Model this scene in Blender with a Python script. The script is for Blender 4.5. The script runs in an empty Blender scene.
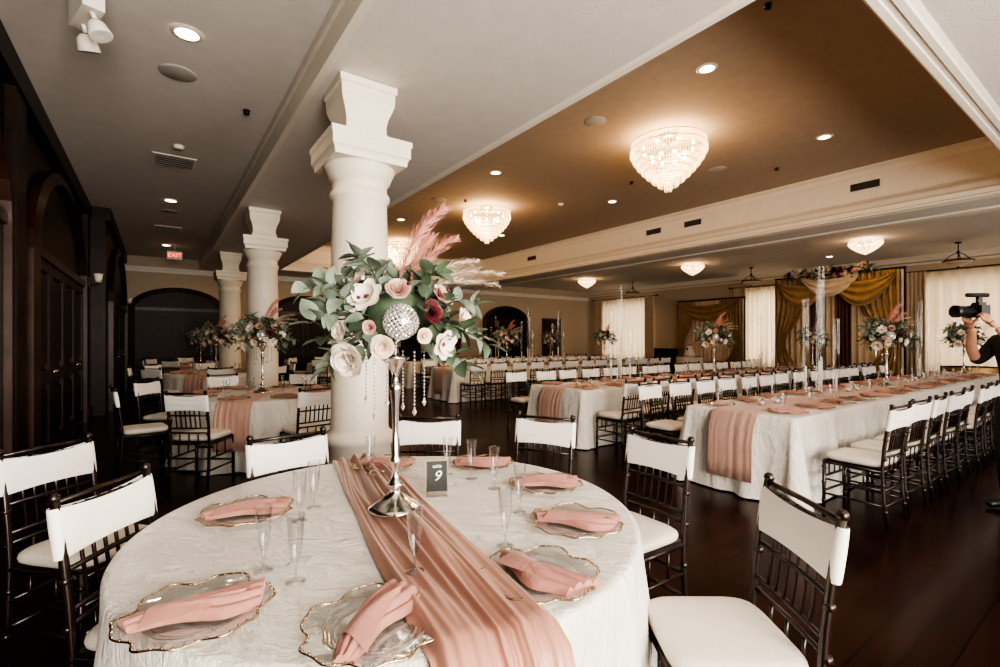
import bpy, math, random, bmesh
from mathutils import Vector, Matrix, Euler, noise as mno
random.seed(7)
pi=math.pi
S=bpy.context.scene
COL=S.collection

# ---------------------------------------------------------------- materials
def mk(name):
    m=bpy.data.materials.new(name); m.use_nodes=True
    nt=m.node_tree; b=nt.nodes['Principled BSDF']; return m,nt,b
def noise_mix(nt,b,c,var,scale,detail=4):
    tc=nt.nodes.new('ShaderNodeTexCoord'); n=nt.nodes.new('ShaderNodeTexNoise')
    n.inputs['Scale'].default_value=scale; n.inputs['Detail'].default_value=detail
    nt.links.new(tc.outputs['Object'],n.inputs['Vector'])
    r=nt.nodes.new('ShaderNodeValToRGB')
    r.color_ramp.elements[0].position=.3; r.color_ramp.elements[1].position=.7
    r.color_ramp.elements[0].color=(*[max(0,x*(1-var)) for x in c],1)
    r.color_ramp.elements[1].color=(*[min(1,x*(1+var)) for x in c],1)
    nt.links.new(n.outputs['Fac'],r.inputs['Fac']); nt.links.new(r.outputs['Color'],b.inputs['Base Color'])
    return tc,n
def mat(name,c,rough=.5,metal=0,var=.08,scale=6,bump=0,bscale=40,bdist=.005,coat=0,sheen=0,emit=None,es=0,spec=.5):
    m,nt,b=mk(name)
    tc,n=noise_mix(nt,b,c,var,scale)
    b.inputs['Roughness'].default_value=rough; b.inputs['Metallic'].default_value=metal
    b.inputs['Specular IOR Level'].default_value=spec
    b.inputs['Coat Weight'].default_value=coat; b.inputs['Sheen Weight'].default_value=sheen
    if emit: 
        b.inputs['Emission Color'].default_value=(*emit,1); b.inputs['Emission Strength'].default_value=es
    if bump:
        n2=nt.nodes.new('ShaderNodeTexNoise'); n2.inputs['Scale'].default_value=bscale; n2.inputs['Detail'].default_value=5
        nt.links.new(tc.outputs['Object'],n2.inputs['Vector'])
        bp=nt.nodes.new('ShaderNodeBump'); bp.inputs['Strength'].default_value=bump; bp.inputs['Distance'].default_value=bdist
        nt.links.new(n2.outputs['Fac'],bp.inputs['Height']); nt.links.new(bp.outputs['Normal'],b.inputs['Normal'])
    return m
def glassmat(name,tint,gl=.25,em=0,emc=(1,.8,.5),base=.04):
    m=bpy.data.materials.new(name); m.use_nodes=True; nt=m.node_tree; nt.nodes.clear()
    o=nt.nodes.new('ShaderNodeOutputMaterial'); t=nt.nodes.new('ShaderNodeBsdfTransparent'); t.inputs[0].default_value=(*tint,1)
    g=nt.nodes.new('ShaderNodeBsdfGlossy'); g.inputs['Roughness'].default_value=.06
    lw=nt.nodes.new('ShaderNodeLayerWeight'); lw.inputs['Blend'].default_value=.35
    ma=nt.nodes.new('ShaderNodeMath'); ma.operation='MULTIPLY_ADD'; ma.inputs[1].default_value=gl; ma.inputs[2].default_value=base
    nt.links.new(lw.outputs['Facing'],ma.inputs[0])
    mx=nt.nodes.new('ShaderNodeMixShader'); nt.links.new(ma.outputs[0],mx.inputs[0]); nt.links.new(t.outputs[0],mx.inputs[1]); nt.links.new(g.outputs[0],mx.inputs[2])
    last=mx
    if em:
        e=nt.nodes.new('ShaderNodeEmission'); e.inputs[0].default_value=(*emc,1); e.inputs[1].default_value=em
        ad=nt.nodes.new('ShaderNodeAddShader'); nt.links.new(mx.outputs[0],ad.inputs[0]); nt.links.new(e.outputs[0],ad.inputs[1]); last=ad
    nt.links.new(last.outputs[0],o.inputs[0]); return m
def emis(name,c,s):
    m=bpy.data.materials.new(name); m.use_nodes=True; nt=m.node_tree; nt.nodes.clear()
    o=nt.nodes.new('ShaderNodeOutputMaterial'); e=nt.nodes.new('ShaderNodeEmission'); e.inputs[0].default_value=(*c,1); e.inputs[1].default_value=s
    nt.links.new(e.outputs[0],o.inputs[0]); return m

def clothmat(name,c,rough,crinkle,scale,stretch=(1,1,1),sheen=.2,dist=.06,spec=.4,distort=.5,pp=.5):
    m,nt,b=mk(name)
    tc,n=noise_mix(nt,b,c,.05,3)
    b.inputs['Roughness'].default_value=rough; b.inputs['Sheen Weight'].default_value=sheen; b.inputs['Specular IOR Level'].default_value=spec
    mp=nt.nodes.new('ShaderNodeMapping'); mp.inputs['Scale'].default_value=stretch; mp.inputs['Rotation'].default_value=(0,0,.6)
    nt.links.new(tc.outputs['Object'],mp.inputs['Vector'])
    n2=nt.nodes.new('ShaderNodeTexNoise'); n2.inputs['Scale'].default_value=scale; n2.inputs['Detail'].default_value=7; n2.inputs['Roughness'].default_value=.6
    n2.inputs['Distortion'].default_value=distort
    nt.links.new(mp.outputs[0],n2.inputs['Vector'])
    rr=nt.nodes.new('ShaderNodeMath'); rr.operation='PINGPONG'; rr.inputs[1].default_value=pp
    nt.links.new(n2.outputs['Fac'],rr.inputs[0])
    bp=nt.nodes.new('ShaderNodeBump'); bp.inputs['Strength'].default_value=crinkle; bp.inputs['Distance'].default_value=dist
    nt.links.new(rr.outputs[0],bp.inputs['Height']); nt.links.new(bp.outputs['Normal'],b.inputs['Normal'])
    return m
M={}
M['cloth']=clothmat('crinkle_tablecloth',(.76,.735,.69),.45,.75,7,(1.8,.7,.5),.25,.075,.45,.35,.17)
M['satin']=clothmat('blush_satin',(.40,.205,.155),.28,.10,4,(1,1,1),.15,.05,.6)
M['blush']=clothmat('blush_napkin',(.42,.205,.168),.5,.2,9,(1,1,1),.25)
M['lblush']=clothmat('blush_runner',(.49,.31,.26),.5,.3,6,(1,1,.6),.2)
M['chair']=mat('dark_chair_lacquer',(.016,.008,.006),.3,var=.3,scale=9,coat=.3)
M['cushion']=mat('ivory_cushion',(.70,.65,.58),.6,bump=.15,bscale=60,sheen=.2)
M['band']=clothmat('white_spandex',(.84,.82,.79),.55,.25,7,(.6,1,2.2),.1,.04)
M['ceil']=mat('ceiling_paint',(.72,.69,.665),.9,bump=.6,bscale=70,bdist=.006,var=.03)
M['white']=mat('trim_white',(.80,.75,.67),.55,var=.03)
M['tray']=mat('tray_taupe',(.42,.345,.275),.85,bump=.3,bscale=80,bdist=.003,var=.04)
M['wall']=mat('wall_beige',(.54,.46,.36),.85,bump=.15,bscale=60,bdist=.003,var=.04)
M['wood']=mat('dark_wood',(.018,.007,.0045),.42,var=.5,scale=5,spec=.3)
M['woodl']=mat('arch_wood',(.036,.013,.008),.35,var=.5,scale=5,spec=.4)
M['darkglass']=mat('dark_door_panel',(.011,.005,.0035),.4,spec=.25)
M['column']=mat('column_cream',(.84,.78,.68),.5,var=.04,scale=3,bump=.1,bscale=30)
M['silver']=mat('silver_metal',(.78,.74,.70),.16,1,var=.1,scale=30)
M['gold']=mat('gold_rim',(.50,.40,.27),.25,1,scale=40)
M['bronze']=mat('dark_bronze',(.05,.035,.025),.4,.8)
M['glass']=glassmat('clear_glass',(.94,.945,.95),.7,base=.05)
M['tglass']=glassmat('tall_glass',(.96,.96,.96),.35,base=.03)
M['plate']=glassmat('charger_glass',(.84,.84,.84),.6,base=.08)
M['bling']=mat('rhinestone',(.88,.86,.84),.15,.6,var=.25,scale=60)
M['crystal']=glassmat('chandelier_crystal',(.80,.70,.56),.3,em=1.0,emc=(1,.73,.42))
M['bulb']=emis('warm_bulb',(1,.74,.42),14)
M['can']=emis('downlight_lens',(1,.76,.46),16)
M['rose_w']=mat('petal_white',(.80,.72,.64),.6,var=.1,scale=20)
M['rose_c']=mat('petal_cream',(.76,.60,.48),.6,var=.1,scale=20)
M['rose_m']=mat('petal_mauve',(.55,.34,.29),.6,var=.2,scale=20)
M['rose_b']=mat('petal_burgundy',(.10,.018,.024),.55,var=.3,scale=20)
M['leaf']=mat('leaf_green',(.085,.125,.08),.45,var=.45,scale=14)
M['leafg']=mat('leaf_eucalyptus',(.19,.24,.19),.55,var=.3,scale=14)
M['stem']=mat('stem_brown',(.06,.06,.03),.7)
M['fpink']=mat('feather_pink',(.66,.33,.29),.8,var=.15,scale=20)
M['fbeige']=mat('pampas_beige',(.62,.50,.41),.85,var=.15,scale=20)
M['candle']=mat('candle_wax',(.80,.76,.68),.4)
M['card']=mat('sign_charcoal',(.03,.035,.035),.3)
M['ink']=mat('sign_ink',(.85,.85,.82),.6)
M['vent']=mat('vent_metal',(.05,.045,.04),.6)
M['grey']=mat('speaker_grille',(.44,.42,.40),.7,bump=.5,bscale=300)
M['plastic']=mat('fixture_white',(.78,.75,.70),.4)
M['gold_d']=mat('gold_drape',(.33,.205,.09),.42,var=.2,scale=6,sheen=.3)
M['cream_d']=mat('cream_drape',(.62,.49,.35),.6,var=.08,sheen=.3)
M['burg_d']=mat('burgundy_drape',(.10,.035,.025),.6,var=.2)
M['black']=mat('black_fabric',(.012,.012,.013),.8)
M['cam']=mat('camera_black',(.01,.01,.011),.35)
M['skin']=mat('skin',(.50,.27,.18),.5,var=.06,scale=12)
M['hair']=mat('hair_dark',(.02,.012,.008),.5,var=.3,scale=50)
M['eye']=mat('eye_white',(.8,.8,.78),.2)
M['red']=emis('exit_red',(1,.06,.03),4)
M['sequin']=mat('gold_sequin',(.60,.40,.18),.3,.7,bump=.8,bscale=150)
m,nt,b=mk('sheer_curtain'); nt.nodes.remove(b); o=nt.nodes['Material Output']
d=nt.nodes.new('ShaderNodeBsdfDiffuse'); d.inputs[0].default_value=(.72,.61,.48,1)
t=nt.nodes.new('ShaderNodeBsdfTranslucent'); t.inputs[0].default_value=(.84,.71,.54,1)
mx=nt.nodes.new('ShaderNodeMixShader'); mx.inputs[0].default_value=.5
nt.links.new(d.outputs[0],mx.inputs[1]); nt.links.new(t.outputs[0],mx.inputs[2]); nt.links.new(mx.outputs[0],o.inputs[0]); M['sheer']=m
m,nt,b=mk('dark_plank_floor'); tc=nt.nodes.new('ShaderNodeTexCoord')
br=nt.nodes.new('ShaderNodeTexBrick'); br.inputs['Scale'].default_value=1; br.inputs['Brick Width'].default_value=1.3; br.inputs['Row Height'].default_value=.14
br.inputs['Mortar Size'].default_value=.004; br.inputs['Color1'].default_value=(.042,.011,.006,1); br.inputs['Color2'].default_value=(.016,.0045,.003,1); br.inputs['Mortar'].default_value=(.002,.001,.001,1)
nt.links.new(tc.outputs['Object'],br.inputs['Vector'])
n=nt.nodes.new('ShaderNodeTexNoise'); n.inputs['Scale'].default_value=5; n.inputs['Detail'].default_value=8
mp=nt.nodes.new('ShaderNodeMapping'); mp.inputs['Scale'].default_value=(.5,8,1); nt.links.new(tc.outputs['Object'],mp.inputs[0]); nt.links.new(mp.outputs[0],n.inputs[0])
mm=nt.nodes.new('ShaderNodeMix'); mm.data_type='RGBA'; mm.blend_type='MULTIPLY'; mm.inputs[0].default_value=.7
nt.links.new(br.outputs['Color'],mm.inputs[6]); nt.links.new(n.outputs['Fac'],mm.inputs[7]); nt.links.new(mm.outputs[2],b.inputs['Base Color'])
b.inputs['Roughness'].default_value=.24; b.inputs['Specular IOR Level'].default_value=.17; b.inputs['Specular Tint'].default_value=(1,.68,.52,1); M['floor']=m

# ---------------------------------------------------------------- mesh builder
class MB:
    def __init__(s): s.v=[]; s.f=[]; s.m=[]; s.sm=[]; s.mats=[]; s.T=Matrix.Identity(4)
    def mi(s,k):
        if k not in s.mats: s.mats.append(k)
        return s.mats.index(k)
    def add(s,vs,fs,k,smooth=True):
        o=len(s.v); T=s.T
        s.v+= [tuple(T@Vector(p)) for p in vs]
        i=s.mi(k)
        for f in fs: s.f.append([o+a for a in f]); s.m.append(i); s.sm.append(smooth)
    def pop(s,n=1):
        for _ in range(n): s.f.pop(); s.m.pop(); s.sm.pop()
    def box(s,c,d,k,R=None):
        x,y,z=[a/2 for a in d]; R=R or Matrix.Identity(3); c=Vector(c)
        vs=[c+R@Vector((a*x,b*y,e*z)) for a in(-1,1) for b in(-1,1) for e in(-1,1)]
        s.add(vs,[(0,1,3,2),(4,6,7,5),(0,4,5,1),(2,3,7,6),(0,2,6,4),(1,5,7,3)],k,False)
    def bb(s,a,b,k): s.box([(a[i]+b[i])/2 for i in range(3)],[abs(b[i]-a[i]) for i in range(3)],k)
    def lathe(s,prof,k,seg=24,c=(0,0,0),smooth=True,axis=None,sq=False):
        c=Vector(c); vs=[]; fs=[]
        R=Matrix.Identity(3)
        if axis is not None: R=Vector((0,0,1)).rotation_difference(Vector(axis)).to_matrix()
        for r,z in prof:
            for i in range(seg):
                a=2*pi*i/seg+(pi/4 if sq else 0); rr=r*(math.sqrt(2) if sq else 1)
                vs.append(c+R@Vector((rr*math.cos(a),rr*math.sin(a),z)))
        n=len(prof)
        for j in range(n-1):
            for i in range(seg):
                a=j*seg+i; b=j*seg+(i+1)%seg; fs.append((a,b,b+seg,a+seg))
        if prof[0][0]>1e-5: fs.append(tuple(range(seg))[::-1])
        if prof[-1][0]>1e-5: fs.append(tuple((n-1)*seg+i for i in range(seg)))
        s.add(vs,fs,k,smooth and not sq)
    def tube(s,pts,r,k,seg=8,cap=True):
        pts=[Vector(p) for p in pts]; n=len(pts); rs=r if isinstance(r,(list,tuple)) else [r]*n
        vs=[]; fs=[]; prev=None
        for i,p in enumerate(pts):
            t=(pts[min(i+1,n-1)]-pts[max(i-1,0)]).normalized()
            if prev is None:
                a=Vector((0,0,1)) if abs(t.z)<.9 else Vector((1,0,0)); u=t.cross(a).normalized()
            else: u=(prev-t*prev.dot(t)).normalized()
            prev=u; w=t.cross(u)
            for j in range(seg):
                an=2*pi*j/seg; vs.append(p+(u*math.cos(an)+w*math.sin(an))*rs[i])
        for i in range(n-1):
            for j in range(seg):
                a=i*seg+j; b=i*seg+(j+1)%seg; fs.append((a,b,b+seg,a+seg))
        if cap: fs.append(tuple(range(seg))[::-1]); fs.append(tuple((n-1)*seg+j for j in range(seg)))
        s.add(vs,fs,k)
    def sphere(s,c,r,k,seg=12,rings=8,sc=(1,1,1)):
        c=Vector(c); vs=[c+Vector((0,0,-r*sc[2]))]; fs=[]
        for j in range(1,rings):
            ph=-pi/2+pi*j/rings
            for i in range(seg):
                a=2*pi*i/seg; vs.append(c+Vector((r*sc[0]*math.cos(ph)*math.cos(a),r*sc[1]*math.cos(ph)*math.sin(a),r*sc[2]*math.sin(ph))))
        vs.append(c+Vector((0,0,r*sc[2])))
        for i in range(seg): fs.append((0,1+(i+1)%seg,1+i))
        for j in range(rings-2):
            for i in range(seg):
                a=1+j*seg+i; b=1+j*seg+(i+1)%seg; fs.append((a,b,b+seg,a+seg))
        L=len(vs)-1; o=1+(rings-2)*seg
        for i in range(seg): fs.append((o+i,o+(i+1)%seg,L))
        s.add(vs,fs,k)
    def grid(s,fn,nu,nv,k,closed=False,smooth=True):
        vs=[]; fs=[]
        for i in range(nu+1):
            for j in range(nv+1): vs.append(fn(i/nu,j/nv))
        w=nv+1
        for i in range(nu):
            for j in range(nv): a=i*w+j; fs.append((a,a+w,a+w+1,a+1))
        s.add(vs,fs,k,smooth)
    def gem(s,c,r,h,k):
        c=Vector(c); vs=[c+Vector((0,0,h)),c+Vector((0,0,-h))]+[c+Vector((r*math.cos(a*pi/2),r*math.sin(a*pi/2),0)) for a in range(4)]
        fs=[]
        for i in range(4): fs+=[(0,2+i,2+(i+1)%4),(1,2+(i+1)%4,2+i)]
        s.add(vs,fs,k,False)
    def mesh(s,name):
        me=bpy.data.meshes.new(name); me.from_pydata(s.v,[],s.f)
        for k in s.mats: me.materials.append(M[k])
        me.polygons.foreach_set('material_index',s.m); me.polygons.foreach_set('use_smooth',s.sm); me.update(); return me
    def obj(s,name,loc=(0,0,0),rz=0,parent=None):
        return place(s.mesh(name),name,loc,rz,parent)
def place(me,name,loc=(0,0,0),rz=0,parent=None,sc=None):
    o=bpy.data.objects.new(name,me); COL.objects.link(o); o.location=loc; o.rotation_euler=(0,0,rz)
    if sc: o.scale=sc
    if parent: o.parent=parent
    return o
def light(name,typ,loc,power,color=(1,1,1),size=.1,rot=(0,0,0),sy=None,spot=None,parent=None):
    l=bpy.data.lights.new(name,typ); l.energy=power; l.color=color
    if typ=='AREA':
        l.size=size
        if sy: l.shape='RECTANGLE'; l.size_y=sy
    else: l.shadow_soft_size=size
    if typ=='SPOT': l.spot_size=spot or 2.2; l.spot_blend=.9
    o=bpy.data.objects.new(name,l); COL.objects.link(o); o.location=loc; o.rotation_euler=rot
    if parent: o.parent=parent
    return o

# ---------------------------------------------------------------- room
ZB=3.64; ZL=3.95; ZT=4.5; XR=18.7; YF=18.0; YN=-3.0
b=MB(); b.bb((-1.4,YN-.2,-.1),(XR+.3,YF+.3,0),'floor'); b.obj('floor')
b=MB()
b.bb((-1.4,YN-.2,ZL),(1.15,YF+.2,ZL+.1),'ceil')
b.bb((1.15,YN-.2,ZB),(3.07,YF+.2,4.7),'ceil')
b.bb((3.07,YN-.2,ZB),(10.45,.97,4.7),'ceil')
b.bb((3.07,16.35,ZB),(10.45,YF+.2,4.7),'ceil')
b.bb((10.45,YN-.2,ZB),(11.4,YF+.2,4.7),'ceil')
b.bb((2.6,.7,ZT),(10.6,16.5,ZT+.1),'tray')
b.bb((11.4,YN-.2,ZL),(XR+.3,YF+.2,ZL+.1),'ceil')
b.obj('ceiling')
def rect_sweep(x0,x1,y0,y1,prof,k,name,sL=.12,sN=.55):
    b=MB(); vs=[]; fs=[]
    for o,z in prof: vs+=[(x0-o*sL,y0-o*sN,z),(x1+o,y0-o*sN,z),(x1+o,y1+o,z),(x0-o*sL,y1+o,z)]
    for j in range(len(prof)-1):
        for i in range(4): a=j*4+i; c=j*4+(i+1)%4; fs.append((a,c,c+4,a+4))
    b.add(vs,fs,k,False); return b.obj(name)
rect_sweep(3.1,10.1,1.15,16,[(.36,3.64),(.30,3.62),(.28,3.605),(.20,3.60),(.19,3.61),(.12,3.61),(.11,3.595),(.03,3.59),(0,3.60),(0,3.63),(.03,3.65),(.03,3.72),(.07,3.76),(.10,3.84),(.16,3.90),(.22,3.92),(.24,3.96),(.24,4.36),(.21,4.38),(.17,4.45),(.08,4.48),(.06,4.5)],'white','trim_1')
b=MB(); b.bb((1.10,YN,ZB-.005),(1.15,YF,ZL),'white'); b.bb((1.07,YN,ZL-.09),(1.10,YF,ZL-.002),'white'); b.bb((1.085,YN,ZB-.01),(1.12,YF,ZB+.05),'white'); b.obj('trim_2')
b=MB(); b.bb((11.4,YN,ZB-.02),(11.45,YF,ZL),'white'); b.bb((11.45,YN,ZL-.1),(11.52,YF,ZL-.002),'white');b.bb((11.2,YN,ZB-.035),(11.46,YF,ZB+.0),'white'); b.obj('trim_3')
b=MB(); b.bb((XR-.14,YN,ZL-.07),(XR,YF,ZL-.002),'white'); b.bb((XR-.08,YN,ZL-.16),(XR,YF,ZL-.07),'white'); b.bb((XR-.04,YN,ZL-.26),(XR,YF,ZL-.2),'white'); b.obj('trim_4')
b=MB(); b.bb((-.8,YF-.12,ZB-.07),(XR-.15,YF,ZB-.002),'white'); b.bb((-.8,YF-.07,ZB-.16),(XR-.15,YF,ZB-.07),'white'); b.obj('trim_5')
def wall(name,axis,c,th,a0,a1,z1,ops,k):
    b=MB()
    def bx(p,q,z0,zz):
        if axis=='x': b.bb((c,p,z0),(c+th,q,zz),k)
        else: b.bb((p,c,z0),(q,c+th,zz),k)
    cur=a0
    for (p,q,zb,zt) in sorted(ops):
        bx(cur,p,0,z1); bx(p,q,0,zb); bx(p,q,zt,z1); cur=q
    bx(cur,a1,0,z1); return b.obj(name)
wins=[(1.0,4.4,.5,3.2),(7.6,9.7,.5,3.2),(14.0,17.0,.5,3.2)]
wall('wall_right','x',XR,.2,YN,YF,ZL,wins,'wall')
wall('wall_back','y',YF,.2,-1.4,XR+.2,4.0,[],'wall')
fill_ops=[(-.8,1.5,.4,3.3),(2.4,4.9,.4,3.3),(5.9,8.4,.6,3.1),(9.4,11.9,.6,3.1),(12.9,15.4,.6,3.1)]  # openings added in the unseen front wall to let fill light in
wall('wall_front','y',YN-.2,.2,-1.4,XR+.2,4.0,fill_ops,'wall')
b=MB(); b.bb((-1.35,YN,0),(-1.10,11.8,ZL),'wood'); b.bb((-1.35,11.8,0),(-.80,YF,ZL),'wood')
for y in(1.2,6.2,11.6): b.bb((-1.10,y-.2,0),(-1.02,y+.2,ZL-.25),'wood'); b.bb((-1.10,y-.24,0),(-.99,y+.24,.2),'wood')
b.bb((-1.10,YN,ZL-.25),(-1.0,11.8,ZL-.002),'wood'); b.bb((-.80,11.8,ZL-.25),(-.72,YF,ZL-.002),'wood')
b.obj('wall_left')
b=MB(); b.bb((XR-.03,YN,0),(XR,YF,.5),'wood'); 
cur=YN
for p,q,_,_ in wins: b.bb((XR-.03,cur,.5),(XR,p-.1,1.0),'wood'); b.bb((XR-.05,cur,1.0),(XR,p-.1,1.05),'wood'); cur=q+.1
b.obj('baseboard_right')
b=MB(); b.bb((1.9,YF-.03,0),(2.9,YF,.18),'white'); b.bb((5.7,YF-.03,0),(7.3,YF,.18),'white'); b.bb((9.9,YF-.03,0),(11.8,YF,.18),'white'); b.bb((14.7,YF-.03,0),(15.2,YF,.18),'white'); b.obj('baseboard_back')
def winframe(name,axis,c,p,q,zb,zt):
    b=MB(); w=.05
    def bx(a0,a1,z0,z1,t=.04):
        if axis=='x': b.bb((c-t/2,a0,z0),(c+t/2,a1,z1),'white')
        else: b.bb((a0,c-t/2,z0),(a1,c+t/2,z1),'white')
    bx(p,q,zb,zb+w); bx(p,q,zt-w,zt); bx(p,p+w,zb,zt); bx(q-w,q,zb,zt)
    n=4
    for i in range(1,n): x=p+(q-p)*i/n; bx(x-.02,x+.02,zb,zt)
    bx(p,q,(zb*.35+zt*.65)-.02,(zb*.35+zt*.65)+.02)
    b.obj(name)
i=1
for p,q,zb,zt in wins: winframe('window_%d'%i,'x',XR+.1,p,q,zb,zt); i+=1
for p,q,zb,zt in fill_ops: winframe('window_%d'%i,'y',YN-.1,p,q,zb,zt); i+=1  # made-up windows behind the camera, frames for the fill lights
def side_is(t): return t is not None and t[2]>=0
def curtain(b,p0,p1,z0,z1,amp,folds,k,tie=None,nu=None):
    p0=Vector((p0[0],p0[1],0)); p1=Vector((p1[0],p1[1],0)); d=p1-p0; n=Vector((-d.y,d.x,0)).normalized()
    nu=nu or folds*6
    def fn(u,v):
        w=1; off=0
        if tie:
            tv,tw,side=tie; g=math.exp(-((v-tv)/.22)**2); w=1-(1-tw)*g; off=side*(1-w)
        uu=u*w+off if side_is(tie) else .5+(u-.5)*w
        p=p0+d*uu+n*amp*(math.sin(u*folds*2*pi)+.3*math.sin(u*folds*5+v*4))*(1 if not tie else .5+.5*w)
        return (p.x,p.y,z1+(z0-z1)*v)
    b.grid(fn,nu,14 if tie else 6,k)
for p,q,zb,zt in wins:
    b=MB(); curtain(b,(XR-.20,p-.15),(XR-.20,q+.15),.05,3.42,.06,13,'sheer')
    curtain(b,(XR-.32,p-.3),(XR-.32,p+.2),.05,3.45,.05,5,'cream_d'); curtain(b,(XR-.32,q-.2),(XR-.32,q+.3),.05,3.45,.05,5,'cream_d')
    b.tube([(XR-.26,p-.45,3.46),(XR-.26,q+.45,3.46)],.02,'bronze'); b.sphere((XR-.26,p-.47,3.46),.04,'bronze'); b.sphere((XR-.26,q+.47,3.46),.04,'bronze')
    b.obj('window_curtain')
def arch_door(name,loc,rz,W,H,leaves=2):
    """pair(s) of dark panelled wood doors under an arched fanlight casing; local XZ plane facing -Y"""
    b=MB(); hw=W/2; rise=W*.28; sp=H-rise
    def arc(w,h,n=20): return [(w*math.cos(pi-pi*i/n),h*math.sin(pi-pi*i/n)) for i in range(n+1)]
    outer=[(-hw,0)]+[(x,sp+z) for x,z in arc(hw,rise)]+[(hw,0)]
    iw=hw-.16; ir=rise-.14
    inn=[(-iw,0)]+[(x,sp+z) for x,z in arc(iw,ir)]+[(iw,0)]
    n=len(outer); vs=[]; fs=[]
    for (x,z) in outer: vs+=[(x,0,z),(x,-.08,z)]
    for (x,z) in inn: vs+=[(x,-.11,z),(x,0,z)]
    o=2*n
    for i in range(n-1):
        fs+=[(2*i,2*i+2,2*i+3,2*i+1),(2*i+1,2*i+3,o+2*i+2,o+2*i),(o+2*i,o+2*i+2,o+2*i+3,o+2*i+1)]
    b.add(vs,fs,'woodl',False)
    vs=[(x,-.012,z) for x,z in inn]; b.add(vs,[tuple(range(len(vs)))],'darkglass',False)
    lw=2*iw/leaves
    for i in range(leaves):
        x=-iw+lw*(i+.5)
        for s in(-1,1): b.box((x+s*(lw/2-.07),-.035,sp/2),(.13,.045,sp),'wood')
        for z in(.14,1.0,sp-.08): b.box((x,-.035,z),(lw-.1,.04,.16),'wood')
        b.box((x,-.028,.57),(lw-.40,.03,.55),'darkglass'); b.box((x,-.028,(1.0+sp)/2-.02),(lw-.40,.03,sp-1.35),'darkglass')
        b.sphere((x+(lw/2-.08)*(1 if i%2==0 else -1),-.09,1.05),.028,'gold')
    b.box((0,-.05,sp+.02),(2*iw,.07,.10),'woodl')
    return b.obj(name,loc,rz)
rL=pi/2
for j,(y,w) in enumerate(((-1.2,4.0),(3.7,4.2),(8.9,4.4))): arch_door('door_%d'%(j+1),(-1.095,y,0),rL,w,3.6,4)
arch_door('door_4',(-.795,14.9,0),rL,5.0,3.6,4)
arch_door('door_5',(.55,YF-.005,0),0,2.5,3.05)
arch_door('door_6',(4.3,YF-.005,0),0,2.3,3.0)
arch_door('door_7',(13.2,YF-.005,0),0,2.6,3.0)
arch_door('door_8',(8.6,YF-.005,0),0,2.3,3.0)
b=MB(); b.bb((-.6,-.06,0),(.6,0,2.5),'woodl'); b.bb((-.5,-.08,.1),(.5,-.05,2.4),'wood'); b.sphere((.4,-.11,1.05),.03,'gold'); b.obj('door_9',(16.0,YF,0))
# ---------------------------------------------------------------- columns
b=MB()
b.lathe([(.31,0),(.31,.12)],'column',4,sq=True)
b.lathe([(.285,.12),(.30,.15),(.285,.2),(.265,.22),(.262,.5),(.285,.53),(.295,.57),(.28,.61),(.25,.63),(.240,.66),(.240,1.4),(.236,2.2),(.226,2.64),(.245,2.66),(.25,2.69),(.245,2.71),(.226,2.73),(.226,2.80),(.25,2.82),(.262,2.86),(.285,2.91),(.295,2.94)],'column',40)
b.lathe([(.30,2.94),(.305,2.98),(.315,3.0),(.325,3.01),(.325,3.09),(.335,3.11),(.335,3.15),(.20,3.17)],'column',4,sq=True)
b.lathe([(.185,3.165),(.19,3.20),(.172,3.24),(.170,3.30),(.182,3.36),(.205,3.42),(.222,3.47),(.226,3.53),(.226,3.57),(.24,3.58),(.24,3.635)],'column',4,sq=True)
colm=b.mesh('column')
for x,y in((1.47,4.2),(1.48,9.1),(1.52,14.0)): place(colm,'column',(x,y,0),sc=(1.03,1.03,1))

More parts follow.
